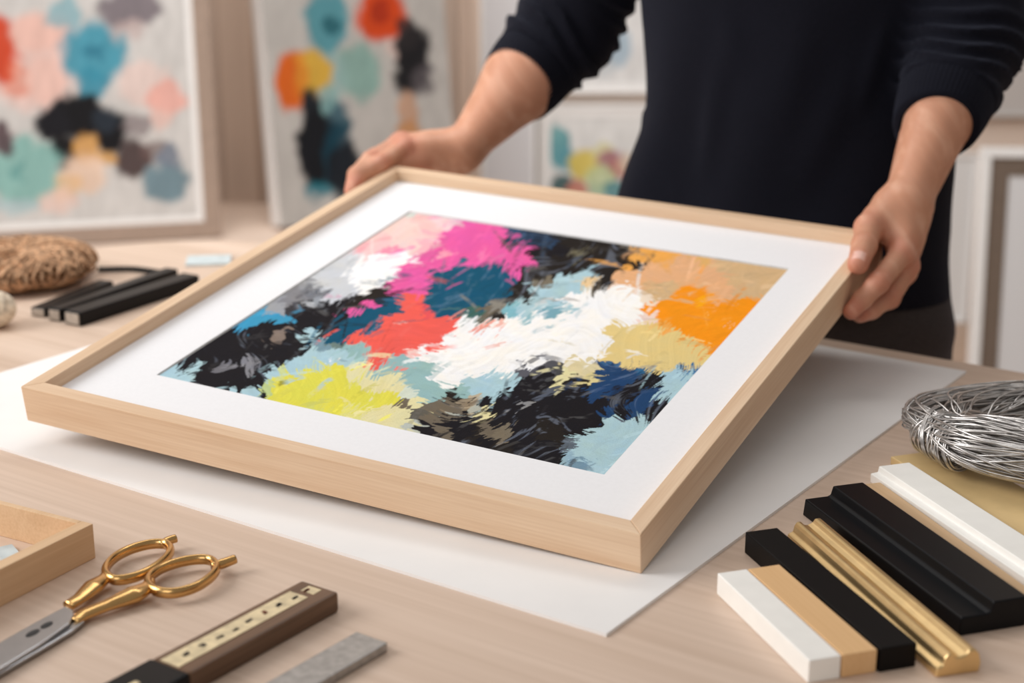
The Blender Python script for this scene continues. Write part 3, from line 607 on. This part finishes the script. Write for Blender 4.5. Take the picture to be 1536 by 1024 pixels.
B2 = [(490,34,34,50,(74,140,152),.95),(498,38,14,14,(24,84,96),.8),(572,22,40,40,(204,70,26),1),(572,20,18,18,(150,36,18),.7),(600,70,18,20,(226,190,180),.6),(540,108,36,44,(128,164,156),.92),(500,110,22,40,(140,170,168),.7),(440,122,26,44,(206,96,30),1),(470,112,28,36,(206,164,66),1),(452,120,12,36,(214,120,34),.7),
(618,90,27,58,(26,25,28),1),(612,50,16,28,(40,36,38),.9),(634,120,18,24,(90,84,88),.7),(614,165,14,26,(190,150,124),.9),(614,190,20,14,(190,134,84),.85),(500,180,26,30,(30,80,96),.9),(468,180,18,44,(24,28,34),1),(478,225,34,62,(16,18,24),1),(510,240,22,60,(14,58,74),.9),(520,255,28,44,(20,24,32),.95),(478,284,22,14,(18,112,128),.8),(492,150,12,22,(130,170,168),.7)]
p2 = onz(422, 350, lz+.001)
picture('canvas_painting', p2, 26, 9, 0, .54, 0, 1.25, 0, M['white'], 'unframed grey canvas with dark and orange blots standing beside the large framed painting', B2, (170, 166, 162), depth=.10, side='white', jag=.8)
# pale prints behind the arm
p3 = at(806, 330, WALL_Y-.04); p3h = float(at(806, 157, WALL_Y-.04)[2]-p3[2])
B3 = [(838,222,16,32,(84,162,172),.9),(832,200,10,14,(130,186,190),.8),(852,238,14,20,(96,160,176),.7),(876,248,26,26,(228,206,100),.95),(905,232,18,18,(222,216,150),.7),(918,246,22,22,(176,120,132),.9),(928,255,14,16,(196,128,122),.8),(900,268,24,20,(206,220,170),.85),(842,278,18,16,(70,104,106),.95),(866,286,18,14,(206,130,110),.9),(925,286,22,14,(88,150,156),.9),(940,245,12,16,(232,206,180),.7),(895,290,14,12,(180,204,168),.8)]
picture('framed_print', p3, 0, 0, 0, .48, 0, p3h, .012, M['white'], 'white framed print of small yellow, teal and red dabs behind the bare right forearm', B3, (222, 222, 221), .028, M['white'])
p4 = at(722, 420, WALL_Y-.09); p4[2] = 0.0
picture('white_panel', p4, 0, .8, 0, .172, 0, 1.9, .012, M['white'], 'plain pale panel standing against the wall left of the small dabbed print', None, (214, 213, 216))
p5 = at(772, 141, WALL_Y-.04)
B5 = [(926,72,24,30,(176,198,214),.9),(905,50,20,20,(206,216,224),.7),(905,100,24,14,(206,214,220),.6)]
picture('framed_print', p5, 0, 0, .07, .61, 0, .6, .012, M['white'], 'white framed print with a pale blue patch, hanging above the small dabbed print', B5, (220, 220, 220), .02, M['white'])
# right side
p6 = at(1436, 176, WALL_Y-.04)
picture('wall_picture', p6, 0, 0, -.02, .85, 0, .62, .014, M['greyside'], 'plain grey picture hanging on the wall at the upper right', None, (194, 189, 186))
p7 = at(1395, 490, WALL_Y-.09); p7[2] = .0
picture('white_panel', p7, 0, 2, 0, .118, .0, float(at(1440, 232, WALL_Y-.08)[2]), .012, M['white'], 'narrow white panel standing against the wall behind the hip of the person', None, (226, 226, 226))
p8 = at(1463, 547, 3.72); p8[2] = 0
ztop = float(at(1480, 230, 3.78)[2])+.01
picture('leaning_frame', (p8[0]-.008, p8[1], 0), -4, 7, 0, .62, 0, ztop, .024, M['white'], 'white frame with brown grey mat and blank white centre leaning at the right edge', None, (216, 216, 218), .044, M['brownmat'])

# ------------------------------------------------------------------ the person: one smooth body surface, clothes as children
def seg_d(P, a, b, ra, rb):
    a = np.asarray(a, np.float32); b = np.asarray(b, np.float32); ab = b-a
    t = np.clip(((P-a)@ab)/float(ab@ab), 0, 1); q = P-a-t[:, None]*ab
    return np.sqrt((q*q).sum(1))-(ra+(rb-ra)*t)
def smin(a, b, k):
    h = np.clip(.5+.5*(b-a)/k, 0, 1); return b+(a-b)*h-k*h*(1-h)
def surface(fn, lo, hi, h, blk=8):
    """smooth closed surface of fn = 0 on a grid with step h (surface nets, evaluated only near the surface)"""
    lo = np.asarray(lo, float); nb = np.ceil((np.asarray(hi)-lo)/(h*blk)).astype(int); n = nb*blk
    ci = np.stack(np.meshgrid(*[np.arange(k) for k in nb], indexing='ij'), -1).reshape(-1, 3)
    fc = fn((lo+(ci*blk+(blk-1)/2)*h).astype(np.float32))
    Fd = np.repeat(np.repeat(np.repeat(np.where(fc < 0, -1, 1).astype(np.float32).reshape(nb), blk, 0), blk, 1), blk, 2)
    act = ci[np.abs(fc) < h*blk*1.25]; off = np.stack(np.meshgrid(*[np.arange(blk)]*3, indexing='ij'), -1).reshape(-1, 3)
    for s in range(0, len(act), 1500):
        I = (act[s:s+1500, None, :]*blk+off[None]).reshape(-1, 3)
        Fd[I[:, 0], I[:, 1], I[:, 2]] = fn((lo+I*h).astype(np.float32))
    Fd[0] = Fd[-1] = 1; Fd[:, 0] = Fd[:, -1] = 1; Fd[:, :, 0] = Fd[:, :, -1] = 1
    s = Fd < 0
    cs = np.zeros(np.array(Fd.shape)-1, np.int8)
    cor = [(i, j, k) for i in (0, 1) for j in (0, 1) for k in (0, 1)]
    sl = lambda A, o: A[o[0]:A.shape[0]-1+o[0], o[1]:A.shape[1]-1+o[1], o[2]:A.shape[2]-1+o[2]]
    for o in cor: cs += sl(s, o)
    C = np.argwhere((cs > 0) & (cs < 8)); idx = -np.ones(cs.shape, np.int32); idx[tuple(C.T)] = np.arange(len(C))
    acc = np.zeros((len(C), 3)); cnt = np.zeros(len(C))
    for o in cor:
        for ax in range(3):
            if o[ax]: continue
            o2 = list(o); o2[ax] = 1
            a = Fd[C[:, 0]+o[0], C[:, 1]+o[1], C[:, 2]+o[2]]; b = Fd[C[:, 0]+o2[0], C[:, 1]+o2[1], C[:, 2]+o2[2]]
            m = (a < 0) != (b < 0); t = np.where(m, a/np.where(m, a-b, 1), 0)
            p = np.tile(np.array(o, float), (len(C), 1)); p[:, ax] += t
            acc[m] += p[m]; cnt[m] += 1
    V = lo+(C+acc/cnt[:, None])*h
    Q = []
    for ax in range(3):
        u, w = (ax+1) % 3, (ax+2) % 3
        o2 = [0, 0, 0]; o2[ax] = 1
        a = s[tuple(slice(0, s.shape[k]-(1 if k == ax else 0)) for k in range(3))]; b = s[tuple(slice(o2[k], None) for k in range(3))]
        E_ = np.argwhere(a != b); E_ = E_[(E_[:, u] > 0) & (E_[:, w] > 0)]
        E_ = E_[(E_[:, u] < s.shape[u]-1) & (E_[:, w] < s.shape[w]-1)]
        def cell(du, dw):
            c = E_.copy(); c[:, u] -= du; c[:, w] -= dw; return idx[c[:, 0], c[:, 1], c[:, 2]]
        q = np.stack([cell(1, 1), cell(0, 1), cell(0, 0), cell(1, 0)], 1)
        fl = ~a[tuple(E_.T)]; q[fl] = q[fl][:, ::-1]; Q.append(q)
    return V, np.concatenate(Q)
def mesh_np(name, V, Fq, mat, parent=None):
    me = bpy.data.meshes.new(name); me.vertices.add(len(V)); me.vertices.foreach_set('co', np.asarray(V, np.float32).ravel())
    me.loops.add(Fq.size); me.loops.foreach_set('vertex_index', Fq.astype(np.int32).ravel())
    me.polygons.add(len(Fq)); me.polygons.foreach_set('loop_start', np.arange(0, Fq.size, 4, dtype=np.int32))
    me.update(calc_edges=True); me.validate(); me.polygons.foreach_set('use_smooth', [True]*len(me.polygons)); me.materials.append(mat)
    return link(bpy.data.objects.new(name, me), parent)

fdir = np.array([-.43, -.90, 0]); fdir /= np.linalg.norm(fdir); ldir = np.array([-fdir[1], fdir[0], 0])   # facing; towards his left hand
TCN = np.array([.331, 1.862, 0])
def body(l, f, z): return TCN+ldir*l+fdir*f+np.array([0, 0, z])
A3 = lambda *p: np.array(p, float)
# --- hands: joints in world space
side_r = FB+ex*.0; side_l = FA
def onR(px, py, o): return onpl(px, py, FB+ex*o, ex)         # beside the right rail
def onL(px, py, o): return onpl(px, py, FA-ex*o, -ex)
def onT(px, py, h): return onpl(px, py, FA+en*h, en)
L = {}                                                       # his left hand (right in the picture)
L['wr'] = at(1357, 312, 1.575); L['el'] = at(1460, 42, 1.745); L['sh'] = body(.162, -.01, 1.435)
L['th'] = [at(1336, 316, 1.565), at(1303, 342, 1.535), onT(1296, 369, .0125), onT(1287, 396, .0085)]
L['thr'] = [.0155, .0138, .0120, .0102]
i3 = onR(1277, 467, .0075); i2 = onR(1293, 449, .0125); i1 = onR(1317, 424, .024)
L['f'] = [[at(1352, 381, 1.520), i1, i2, i3],
          [at(1359, 400, 1.532), at(1330, 446, 1.502), at(1307, 464, 1.492), at(1290, 472, 1.482)],
          [at(1358, 408, 1.550), at(1335, 448, 1.525), at(1312, 460, 1.515), at(1298, 462, 1.510)],
          [at(1352, 406, 1.568), at(1338, 436, 1.548), at(1322, 446, 1.540), at(1312, 450, 1.535)]]
R = {}                                                       # his right hand (left in the picture)
R['wr'] = at(693, 226, 1.905); R['el'] = at(850, 42, 2.00); R['sh'] = body(-.162, -.01, 1.435)
R['th'] = [at(668, 244, 1.892), at(630, 246, 1.872), at(603, 262, 1.868), at(588, 275, 1.868)]
R['thr'] = [.0150, .0125, .0105, .0090]
j3 = onL(532, 280, .0075); j2 = onL(543, 261, .0110)
R['f'] = [[at(606, 222, 1.868), at(568, 247, 1.826), j2, j3],
          [at(601, 214, 1.886), at(556, 240, 1.846), onL(534, 262, .014), onL(527, 286, .0075)],
          [at(604, 214, 1.905), at(561, 236, 1.868), at(540, 258, 1.842), at(532, 280, 1.832)],
          [at(612, 218, 1.922), at(576, 238, 1.890), at(556, 254, 1.868), at(548, 270, 1.858)]]
FR_ = [[.0112, .0103, .0092, .0082], [.0112, .0104, .0093, .0082], [.0104, .0096, .0086, .0076], [.0092, .0080, .0071, .0063]]
def unit(v): v = np.asarray(v, float); return v/np.linalg.norm(v)
def arm_fn(Hd):
    wr, el = Hd['wr'], Hd['el']
    mid = (Hd['f'][0][0]+Hd['f'][3][0])/2
    across = unit(Hd['f'][0][0]-Hd['f'][3][0])                # from little-finger side to index side
    ax = unit(wr-el); across = unit(across-ax*np.dot(across, ax))
    nrm = np.cross(ax, across)
    w1 = wr+across*.011; w2 = wr-across*.011
    fa1 = el+(wr-el)*.42
    ka = .80 if Hd is L else 1.0
    def fn(P):
        d = seg_d(P, el, fa1, .046*ka, .0455*ka)
        d = smin(d, seg_d(P, fa1+across*.006, w1, .0425*ka, .0190), .02); d = smin(d, seg_d(P, fa1-across*.006, w2, .0425*ka, .0190), .02)
        d = smin(d, seg_d(P, el, Hd['sh'], .043, .050), .03)
        for k in range(4):
            mc = Hd['f'][k][0]; root = wr+(mc-wr)*.12+across*(.013-.0085*k)
            d = smin(d, seg_d(P, root, mc-unit(mc-wr)*.006, .0165, .0118), .014)
        d = smin(d, seg_d(P, wr, (wr+mid)/2, .022, .016), .02)
        th = Hd['th']
        t_ = seg_d(P, wr+across*.008, th[0], .017, Hd['thr'][0])
        t_ = smin(t_, seg_d(P, th[0], th[1], Hd['thr'][0]+.003, Hd['thr'][1]), .012)
        d = smin(d, t_, .016)
        web = (th[0]+th[1])/2; d = smin(d, seg_d(P, web, Hd['f'][0][0]+(wr-Hd['f'][0][0])*.35, .0125, .0125), .014)
        t2 = smin(seg_d(P, th[1], th[2], Hd['thr'][1], Hd['thr'][2]), seg_d(P, th[2], th[3], Hd['thr'][2]+.0006, Hd['thr'][3]), .004)
        d = smin(d, t2, .006)
        if Hd is R: d = smin(d, seg_d(P, th[1]+A3(0, 0, .004), (Hd['f'][0][0]+Hd['f'][0][1])/2+A3(0, .004, -.010), .013, .009), .008)
        for k in range(4):
            j = Hd['f'][k]; r = FR_[k]
            g = seg_d(P, j[0], j[1], r[0], r[1])
            g = smin(g, seg_d(P, j[1], j[2], r[1]+.0004, r[2]), .004); g = smin(g, seg_d(P, j[2], j[3], r[2]+.0003, r[3]), .004)
            g = smin(g, np.sqrt(((P-(j[0]+nrm*0).astype(np.float32))**2).sum(1))-(r[0]+.0014), .006)
            d = smin(d, g, .0042)
        # veins / tendons on the back of the forearm and hand
        s = (P-wr.astype(np.float32))@ax.astype(np.float32); c = (P-wr.astype(np.float32))@across.astype(np.float32)
        d = d-.0007*np.exp(-((c-.004-.006*np.sin(s*38))/.0028)**2)*(np.abs(s) < .09)-.0006*np.exp(-((c+.009-.005*np.sin(s*31+1))/.0025)**2)*(np.abs(s) < .07)
        return d
    return fn, across, nrm, ax
def skin_rgb(V, Hd, nail_n=None):
    base = lin((207, 150, 121)); red = lin((200, 114, 94)); pale = lin((222, 176, 150))
    w = np.zeros(len(V))
    for k in range(4):
        for q, a in ((0, .016), (1, .012), (3, .013)): w = np.maximum(w, .85*np.exp(-((V-Hd['f'][k][q])**2).sum(1)/a**2))
    for q, a in ((1, .014), (2, .010), (3, .014)): w = np.maximum(w, .8*np.exp(-((V-Hd['th'][q])**2).sum(1)/a**2))
    C = base*(1-w[:, None])+red*w[:, None]
    n = fbm(V[:, 0]*70+V[:, 2]*50, V[:, 1]*70-V[:, 2]*40, 3)-.5
    m = np.clip(n*1.6, 0, 1)[:, None]; C = C*(1-m)+pale*m; C = C*(1+.18*n)[:, None]
    return C
parts_V = []; parts_F = []; parts_C = []
def add_part(V, Fq, C):
    parts_F.append(Fq+sum(len(v) for v in parts_V)); parts_V.append(V); parts_C.append(C)
nails = {}
for key, Hd in (('L', L), ('R', R)):
    fn, across, nrm, ax_ = arm_fn(Hd)
    pts = np.array([Hd['wr'], Hd['el'], Hd['el']+(Hd['sh']-Hd['el'])*.35]+Hd['th']+[p for f_ in Hd['f'] for p in f_])
    V, Fq = surface(fn, pts.min(0)-.055, pts.max(0)+.055, .0017)
    C = skin_rgb(V, Hd)
    if key == 'L':                                            # thumb nail
        th = Hd['th']; td = unit(th[3]-th[2]); tn_ = unit(unit(EYE-th[3])*.35+en*.9); tn_ = unit(tn_-td*np.dot(tn_, td)); ts = np.cross(td, tn_)
        q = V-(th[3]-td*.0015); a = q@td; b = q@ts; c = q@tn_
        nl = (np.abs(b) < .0066) & (c > .003) & (a > -.0075) & (a < .0065)
        e_ = np.clip(1.15-np.maximum((b/.0064)**4, ((a+.0005)/.0068)**4), 0, 1)[:, None]*nl[:, None]
        V = V-tn_*(.0006*(e_ > .15)*(1-(e_ > .9)*.7))
        C = C*(1-e_)+lin((236, 190, 176))*e_
    add_part(V, Fq, C)
def torso_fn(P):
    q = P-TCN.astype(np.float32); l = q@ldir.astype(np.float32); f = q@fdir.astype(np.float32); z = P[:, 2]
    zz = [.70, .80, .92, 1.05, 1.20, 1.34, 1.44, 1.50]; A_ = np.interp(z, zz, [.168, .172, .168, .155, .165, .172, .15, .07]); B_ = np.interp(z, zz, [.11, .115, .105, .098, .108, .112, .09, .05])
    e_ = (np.sqrt((l/A_)**2+(f/B_)**2)-1)*B_*1.1
    return np.maximum(e_, np.maximum(z-1.50, .70-z))
HC = body(0, .035, 1.655)
def upper_fn(P):
    d = smin(torso_fn(P), seg_d(P, body(0, -.005, 1.42), body(0, .02, 1.60), .066, .060), .04)
    for Hd in (L, R): d = smin(d, seg_d(P, Hd['sh'], Hd['el']+(Hd['sh']-Hd['el'])*.3, .060, .046), .03)
    q = P-HC.astype(np.float32); l = q@ldir.astype(np.float32); f = q@fdir.astype(np.float32); z = q[:, 2]
    sk = (np.sqrt((l/.074)**2+((f+.012)/.094)**2+((z-.03)/.098)**2)-1)*.074
    jaw = (np.sqrt((l/.058)**2+((f-.022)/.066)**2+((z+.052)/.062)**2)-1)*.058
    d = smin(d, smin(sk, jaw, .03), .02)
    d = smin(d, seg_d(P, HC+fdir*.084+A3(0, 0, .012), HC+fdir*.106+A3(0, 0, -.022), .008, .013), .012)
    for s in (-1, 1):
        d = np.maximum(d, -(np.sqrt(((P-(HC+fdir*.092+ldir*.031*s+A3(0, 0, .012)).astype(np.float32))**2).sum(1))-.013)*.8)
        d = smin(d, np.sqrt(((P-(HC+fdir*.074+ldir*.031*s+A3(0, 0, .012)).astype(np.float32))**2).sum(1))-.0125, .002)
        d = smin(d, seg_d(P, HC+ldir*.075*s+fdir*-.008+A3(0, 0, .025), HC+ldir*.074*s+fdir*-.004+A3(0, 0, -.02), .012, .009), .006)
    d = smin(d, seg_d(P, HC+fdir*.080+ldir*.022+A3(0, 0, -.050), HC+fdir*.080-ldir*.022+A3(0, 0, -.050), .006, .006), .006)
    for s in (-1, 1): d = smin(d, smin(seg_d(P, body(.095*s, 0, .86), body(.10*s, .01, .48), .082, .055), seg_d(P, body(.10*s, .01, .48), body(.10*s, -.01, .07), .054, .038), .03), .03)
    return d
V, Fq = surface(upper_fn, body(0, 0, .03)-A3(.36, .36, 0), body(0, 0, 1.80)+A3(.36, .36, 0), .006)
C = np.tile(lin((214, 160, 130)), (len(V), 1)); q = V-HC
lip = np.exp(-((q@ldir)/.022)**2-((q[:, 2]+.05)/.008)**2-((q@fdir-.085)/.02)**2)[:, None]; C = C*(1-lip)+lin((190, 100, 90))*lip
for s in (-1, 1):
    e_ = ((np.abs(q@ldir-.031*s) < .006) & (np.abs(q[:, 2]-.012) < .006) & (q@fdir > .07))[:, None]; C = np.where(e_, lin((50, 36, 28)), C)
add_part(V, Fq, C)
person = mesh_np('person', np.concatenate(parts_V), np.concatenate(parts_F), M['skin']); set_paint(person, np.concatenate(parts_C))
tag(person, 'person in a dark navy sweater and black trousers holding up the large wooden frame', 'person')
# hair
def hair_fn(P):
    q = P-HC.astype(np.float32); l = q@ldir.astype(np.float32); f = q@fdir.astype(np.float32); z = q[:, 2]
    d = (np.sqrt((l/.084)**2+((f+.016)/.104)**2+((z-.038)/.104)**2)-1)*.084
    d = np.maximum(d, np.minimum(.062-z, f+.005))
    d = np.maximum(d, -.065-z)
    return d+.0025*np.sin(P[:, 0]*260+P[:, 2]*90)*np.sin(P[:, 1]*230)
V, Fq = surface(hair_fn, HC-.15, HC+.17, .005); mesh_np('hair', V, Fq, M['hair'], person)

# --- sweater
def cuffpt(Hd, t): return Hd['el']+(Hd['wr']-Hd['el'])*t
cuff_end = {'L': .40, 'R': .29}
def fold(P, a, ax, freq, amp, ph):
    s = (P-a.astype(np.float32))@ax.astype(np.float32)
    w = np.sin(s*freq+ph+1.9*np.sin(P[:, 0]*37+ph)+1.7*np.sin(P[:, 2]*33+2*ph)+1.2*np.sin(P[:, 1]*41))
    return amp*(1-2*np.abs(w)**1.3)*-1, s
CREASE = []
def sweater_fn(P):
    q = P-TCN.astype(np.float32); l = q@ldir.astype(np.float32); f = q@fdir.astype(np.float32); z = P[:, 2]
    zz = [.86, .92, .98, 1.02, 1.10, 1.20, 1.30, 1.40, 1.46, 1.51]
    A_ = np.interp(z, zz, [.199, .205, .205, .200, .193, .190, .192, .190, .155, .085]); B_ = np.interp(z, zz, [.118, .127, .130, .126, .124, .127, .130, .122, .10, .07])
    fo = .007*np.sin(l*21+z*8+1.2*np.sin(z*7)+.6)+.004*np.sin(l*43-z*14+f*10)+.003*np.sin(z*26+l*12)
    for a_, b_, r_, h_ in CREASE:
        tt = np.clip(((P-a_.astype(np.float32))@(b_-a_).astype(np.float32))/float((b_-a_)@(b_-a_)), 0, 1)
        fo = fo-h_*np.sin(np.pi*(.12+.88*tt))*np.exp(-(np.maximum(seg_d(P, a_, b_, 0, 0), 0)/r_)**2)
    d = (np.sqrt((l/A_)**2+(f/B_)**2)-1)*B_*1.15+fo*np.clip((1.35-z)*4, 0, 1)
    d = np.maximum(d, np.maximum(z-1.505, .905-z))
    for s_ in (-1, 1): d = smin(d, seg_d(P, body(.03*s_, -.01, 1.475), body(.13*s_, -.01, 1.44), .055, .062), .05)
    for key, Hd in (('L', L), ('R', R)):
        el, sh = Hd['el'], Hd['sh']; ce = cuffpt(Hd, cuff_end[key])
        r0, r1, r2 = (.0565, .0565, .0525) if key == 'L' else (.062, .0605, .0565)
        a = smin(seg_d(P, sh, el, .064, r0), seg_d(P, el, ce, r1, r2), .03)
        w1, s1 = fold(P, el, unit(ce-el), 150, .0050, .4 if key == 'L' else 1.9)
        w2, s2 = fold(P, el, unit(sh-el), 82, .0062, 2.2)
        near = np.exp(-np.clip(s2, 0, 1)/.10)
        a = a+np.where(s1 > 0, w1, 0)*np.clip(s1/.03, 0, 1)*np.clip((np.linalg.norm(ce-el)-s1)/.02, .15, 1)+np.where(s1 <= 0, w2*near, 0)*np.clip(-s1/.03, 0, 1)
        cut = (P-ce.astype(np.float32))@unit(ce-el).astype(np.float32)
        a = np.maximum(a, cut)
        d = smin(d, a, .022)
    return d
def hit(px, py):                                              # first point of the sweater along a line of sight
    r = ray(px, py); r = r/np.linalg.norm(r); t = 1.3
    for _ in range(60): t += .7*float(sweater_fn((EYE+r*t)[None].astype(np.float32))[0])
    return EYE+r*t
_cr = [((962, 75), (1022, 225), .0065, .011), ((966, 170), (1020, 300), .006, .009), ((1090, 60), (1050, 285), .016, .007), ((1085, 0), (1110, 120), .016, .006), ((1290, 80), (1190, 300), .018, .007), ((1330, 30), (1285, 180), .010, .008), ((1215, 10), (1165, 200), .02, .005)]
CREASE = [(hit(*a), hit(*b), r_, h_) for a, b, r_, h_ in _cr]
V, Fq = surface(sweater_fn, body(0, 0, .85)-A3(.44, .44, 0), body(0, 0, 1.53)+A3(.44, .44, 0), .004)
sw = mesh_np('sweater', V, Fq, M['knit'], person)
for key, Hd in (('L', L), ('R', R)):                          # ribbed cuffs
    a = cuffpt(Hd, cuff_end[key]-.06); b = cuffpt(Hd, cuff_end[key]+(.17 if key == 'L' else .21)); axd = unit(b-a)
    u = unit(np.cross(axd, [.2, .1, .97])); w = np.cross(axd, u); nS, nR = 240, 16
    r0, r1 = (.0505, .0440) if key == 'L' else (.0545, .0500)
    th = np.linspace(0, 2*np.pi, nS, endpoint=False); V = []
    for i in range(nR+2):
        t = min(i, nR)/nR; rr_ = r0+(r1-r0)*t+.0022*math.sin(math.pi*min(t*1.05, 1))
        if i == nR: rr_ -= .0012
        if i == nR+1: rr_ -= .008
        rib = .00045*np.sin(th*60)*(1 if i < nR else 0); sl = .011*np.cos(th-.9)*t
        V.append(a+axd*(np.linalg.norm(b-a)*t+sl)[:, None]+(rr_+rib)[:, None]*(np.cos(th)[:, None]*u+np.sin(th)[:, None]*w))
    V = np.concatenate(V); i, j = np.meshgrid(np.arange(nR+1), np.arange(nS), indexing='ij'); j2 = (j+1) % nS
    mesh_np('cuff', V, np.stack([i*nS+j, i*nS+j2, (i+1)*nS+j2, (i+1)*nS+j], -1).reshape(-1, 4), M['knit'], sw)
# --- trousers and shoes
def trouser_fn(P):
    q = P-TCN.astype(np.float32); l = q@ldir.astype(np.float32); f = q@fdir.astype(np.float32); z = P[:, 2]
    A_ = np.interp(z, [.6, .75, .86, .95], [.214, .211, .207, .195]); B_ = np.interp(z, [.6, .75, .86, .95], [.12, .126, .124, .112])
    d = np.maximum((np.sqrt((l/A_)**2+(f/B_)**2)-1)*B_, np.maximum(z-.94, .72-z))
    for s in (-1, 1):
        d = smin(d, smin(seg_d(P, body(.098*s, 0, .84), body(.105*s, .01, .48), .098, .074), seg_d(P, body(.105*s, .01, .48), body(.105*s, -.01, .06), .074, .062), .03), .02)
    d = d+.0022*np.sin(z*75+l*40)*np.sin(l*35+f*25)
    return np.maximum(d, .035-z)
V, Fq = surface(trouser_fn, body(0, 0, .01)-A3(.33, .33, 0), body(0, 0, .97)+A3(.33, .33, 0), .006); mesh_np('trousers', V, Fq, M['jeans'], person)
for s in (-1, 1):
    def shoe_fn(P):
        d = smin(seg_d(P, body(.105*s, -.06, .045), body(.115*s, .11, .035), .042, .044), seg_d(P, body(.105*s, -.03, .06), body(.105*s, -.03, .10), .045, .045), .03)
        return np.maximum(d, .001-P[:, 2])
    V, Fq = surface(shoe_fn, body(.11*s, 0, -.02)-A3(.2, .2, 0), body(.11*s, 0, .18)+A3(.2, .2, 0), .006); mesh_np('shoe', V, Fq, M['shoe'], person)


# ------------------------------------------------------------------ light, world, camera
def area(name, loc, target, size, power, color=(1, 1, 1), sy=None):
    l = bpy.data.lights.new(name, 'AREA'); l.energy = power; l.size = size; l.color = color
    if sy: l.shape = 'RECTANGLE'; l.size_y = sy
    o = bpy.data.objects.new(name, l); COL.objects.link(o); o.location = loc
    o.rotation_euler = (Vector(target)-Vector(loc)).to_track_quat('-Z', 'Y').to_euler(); return o
area('window_light', (-2.9, 1.15, 2.6), (0, 1.5, .9), 1.9, 77, (1, .985, .97), 1.6)
area('back_wall_fill', (-.3, 2.7, 3.0), (0, 4.7, .7), 2.2, 60, (1, .98, .95))  # added fill lamp, brightens the back wall and its pictures
area('front_light', (-1.3, -1.4, 2.7), (0, 1.6, .9), 1.8, 21, (1, .985, .97))
wd = bpy.data.worlds.new('studio'); bpy.context.scene.world = wd; wd.use_nodes = True
bg = wd.node_tree.nodes['Background']; bg.inputs['Color'].default_value = (1.0, .955, .91, 1); bg.inputs['Strength'].default_value = .31

cd = bpy.data.cameras.new('camera'); cam = bpy.data.objects.new('camera', cd); COL.objects.link(cam)
cam.location = (0, 0, CZ); cam.rotation_euler = (math.pi/2-TH, 0, 0)
cd.sensor_width = 36; cd.sensor_fit = 'HORIZONTAL'; cd.lens = F/1536*36
cd.clip_start = .05; cd.dof.use_dof = True; cd.dof.focus_distance = 1.24; cd.dof.aperture_fstop = (cd.lens/1000)/.0125
bpy.context.scene.camera = cam
sc = bpy.context.scene; sc.view_settings.view_transform = 'Standard'; sc.view_settings.look = 'None'; sc.view_settings.exposure = 0
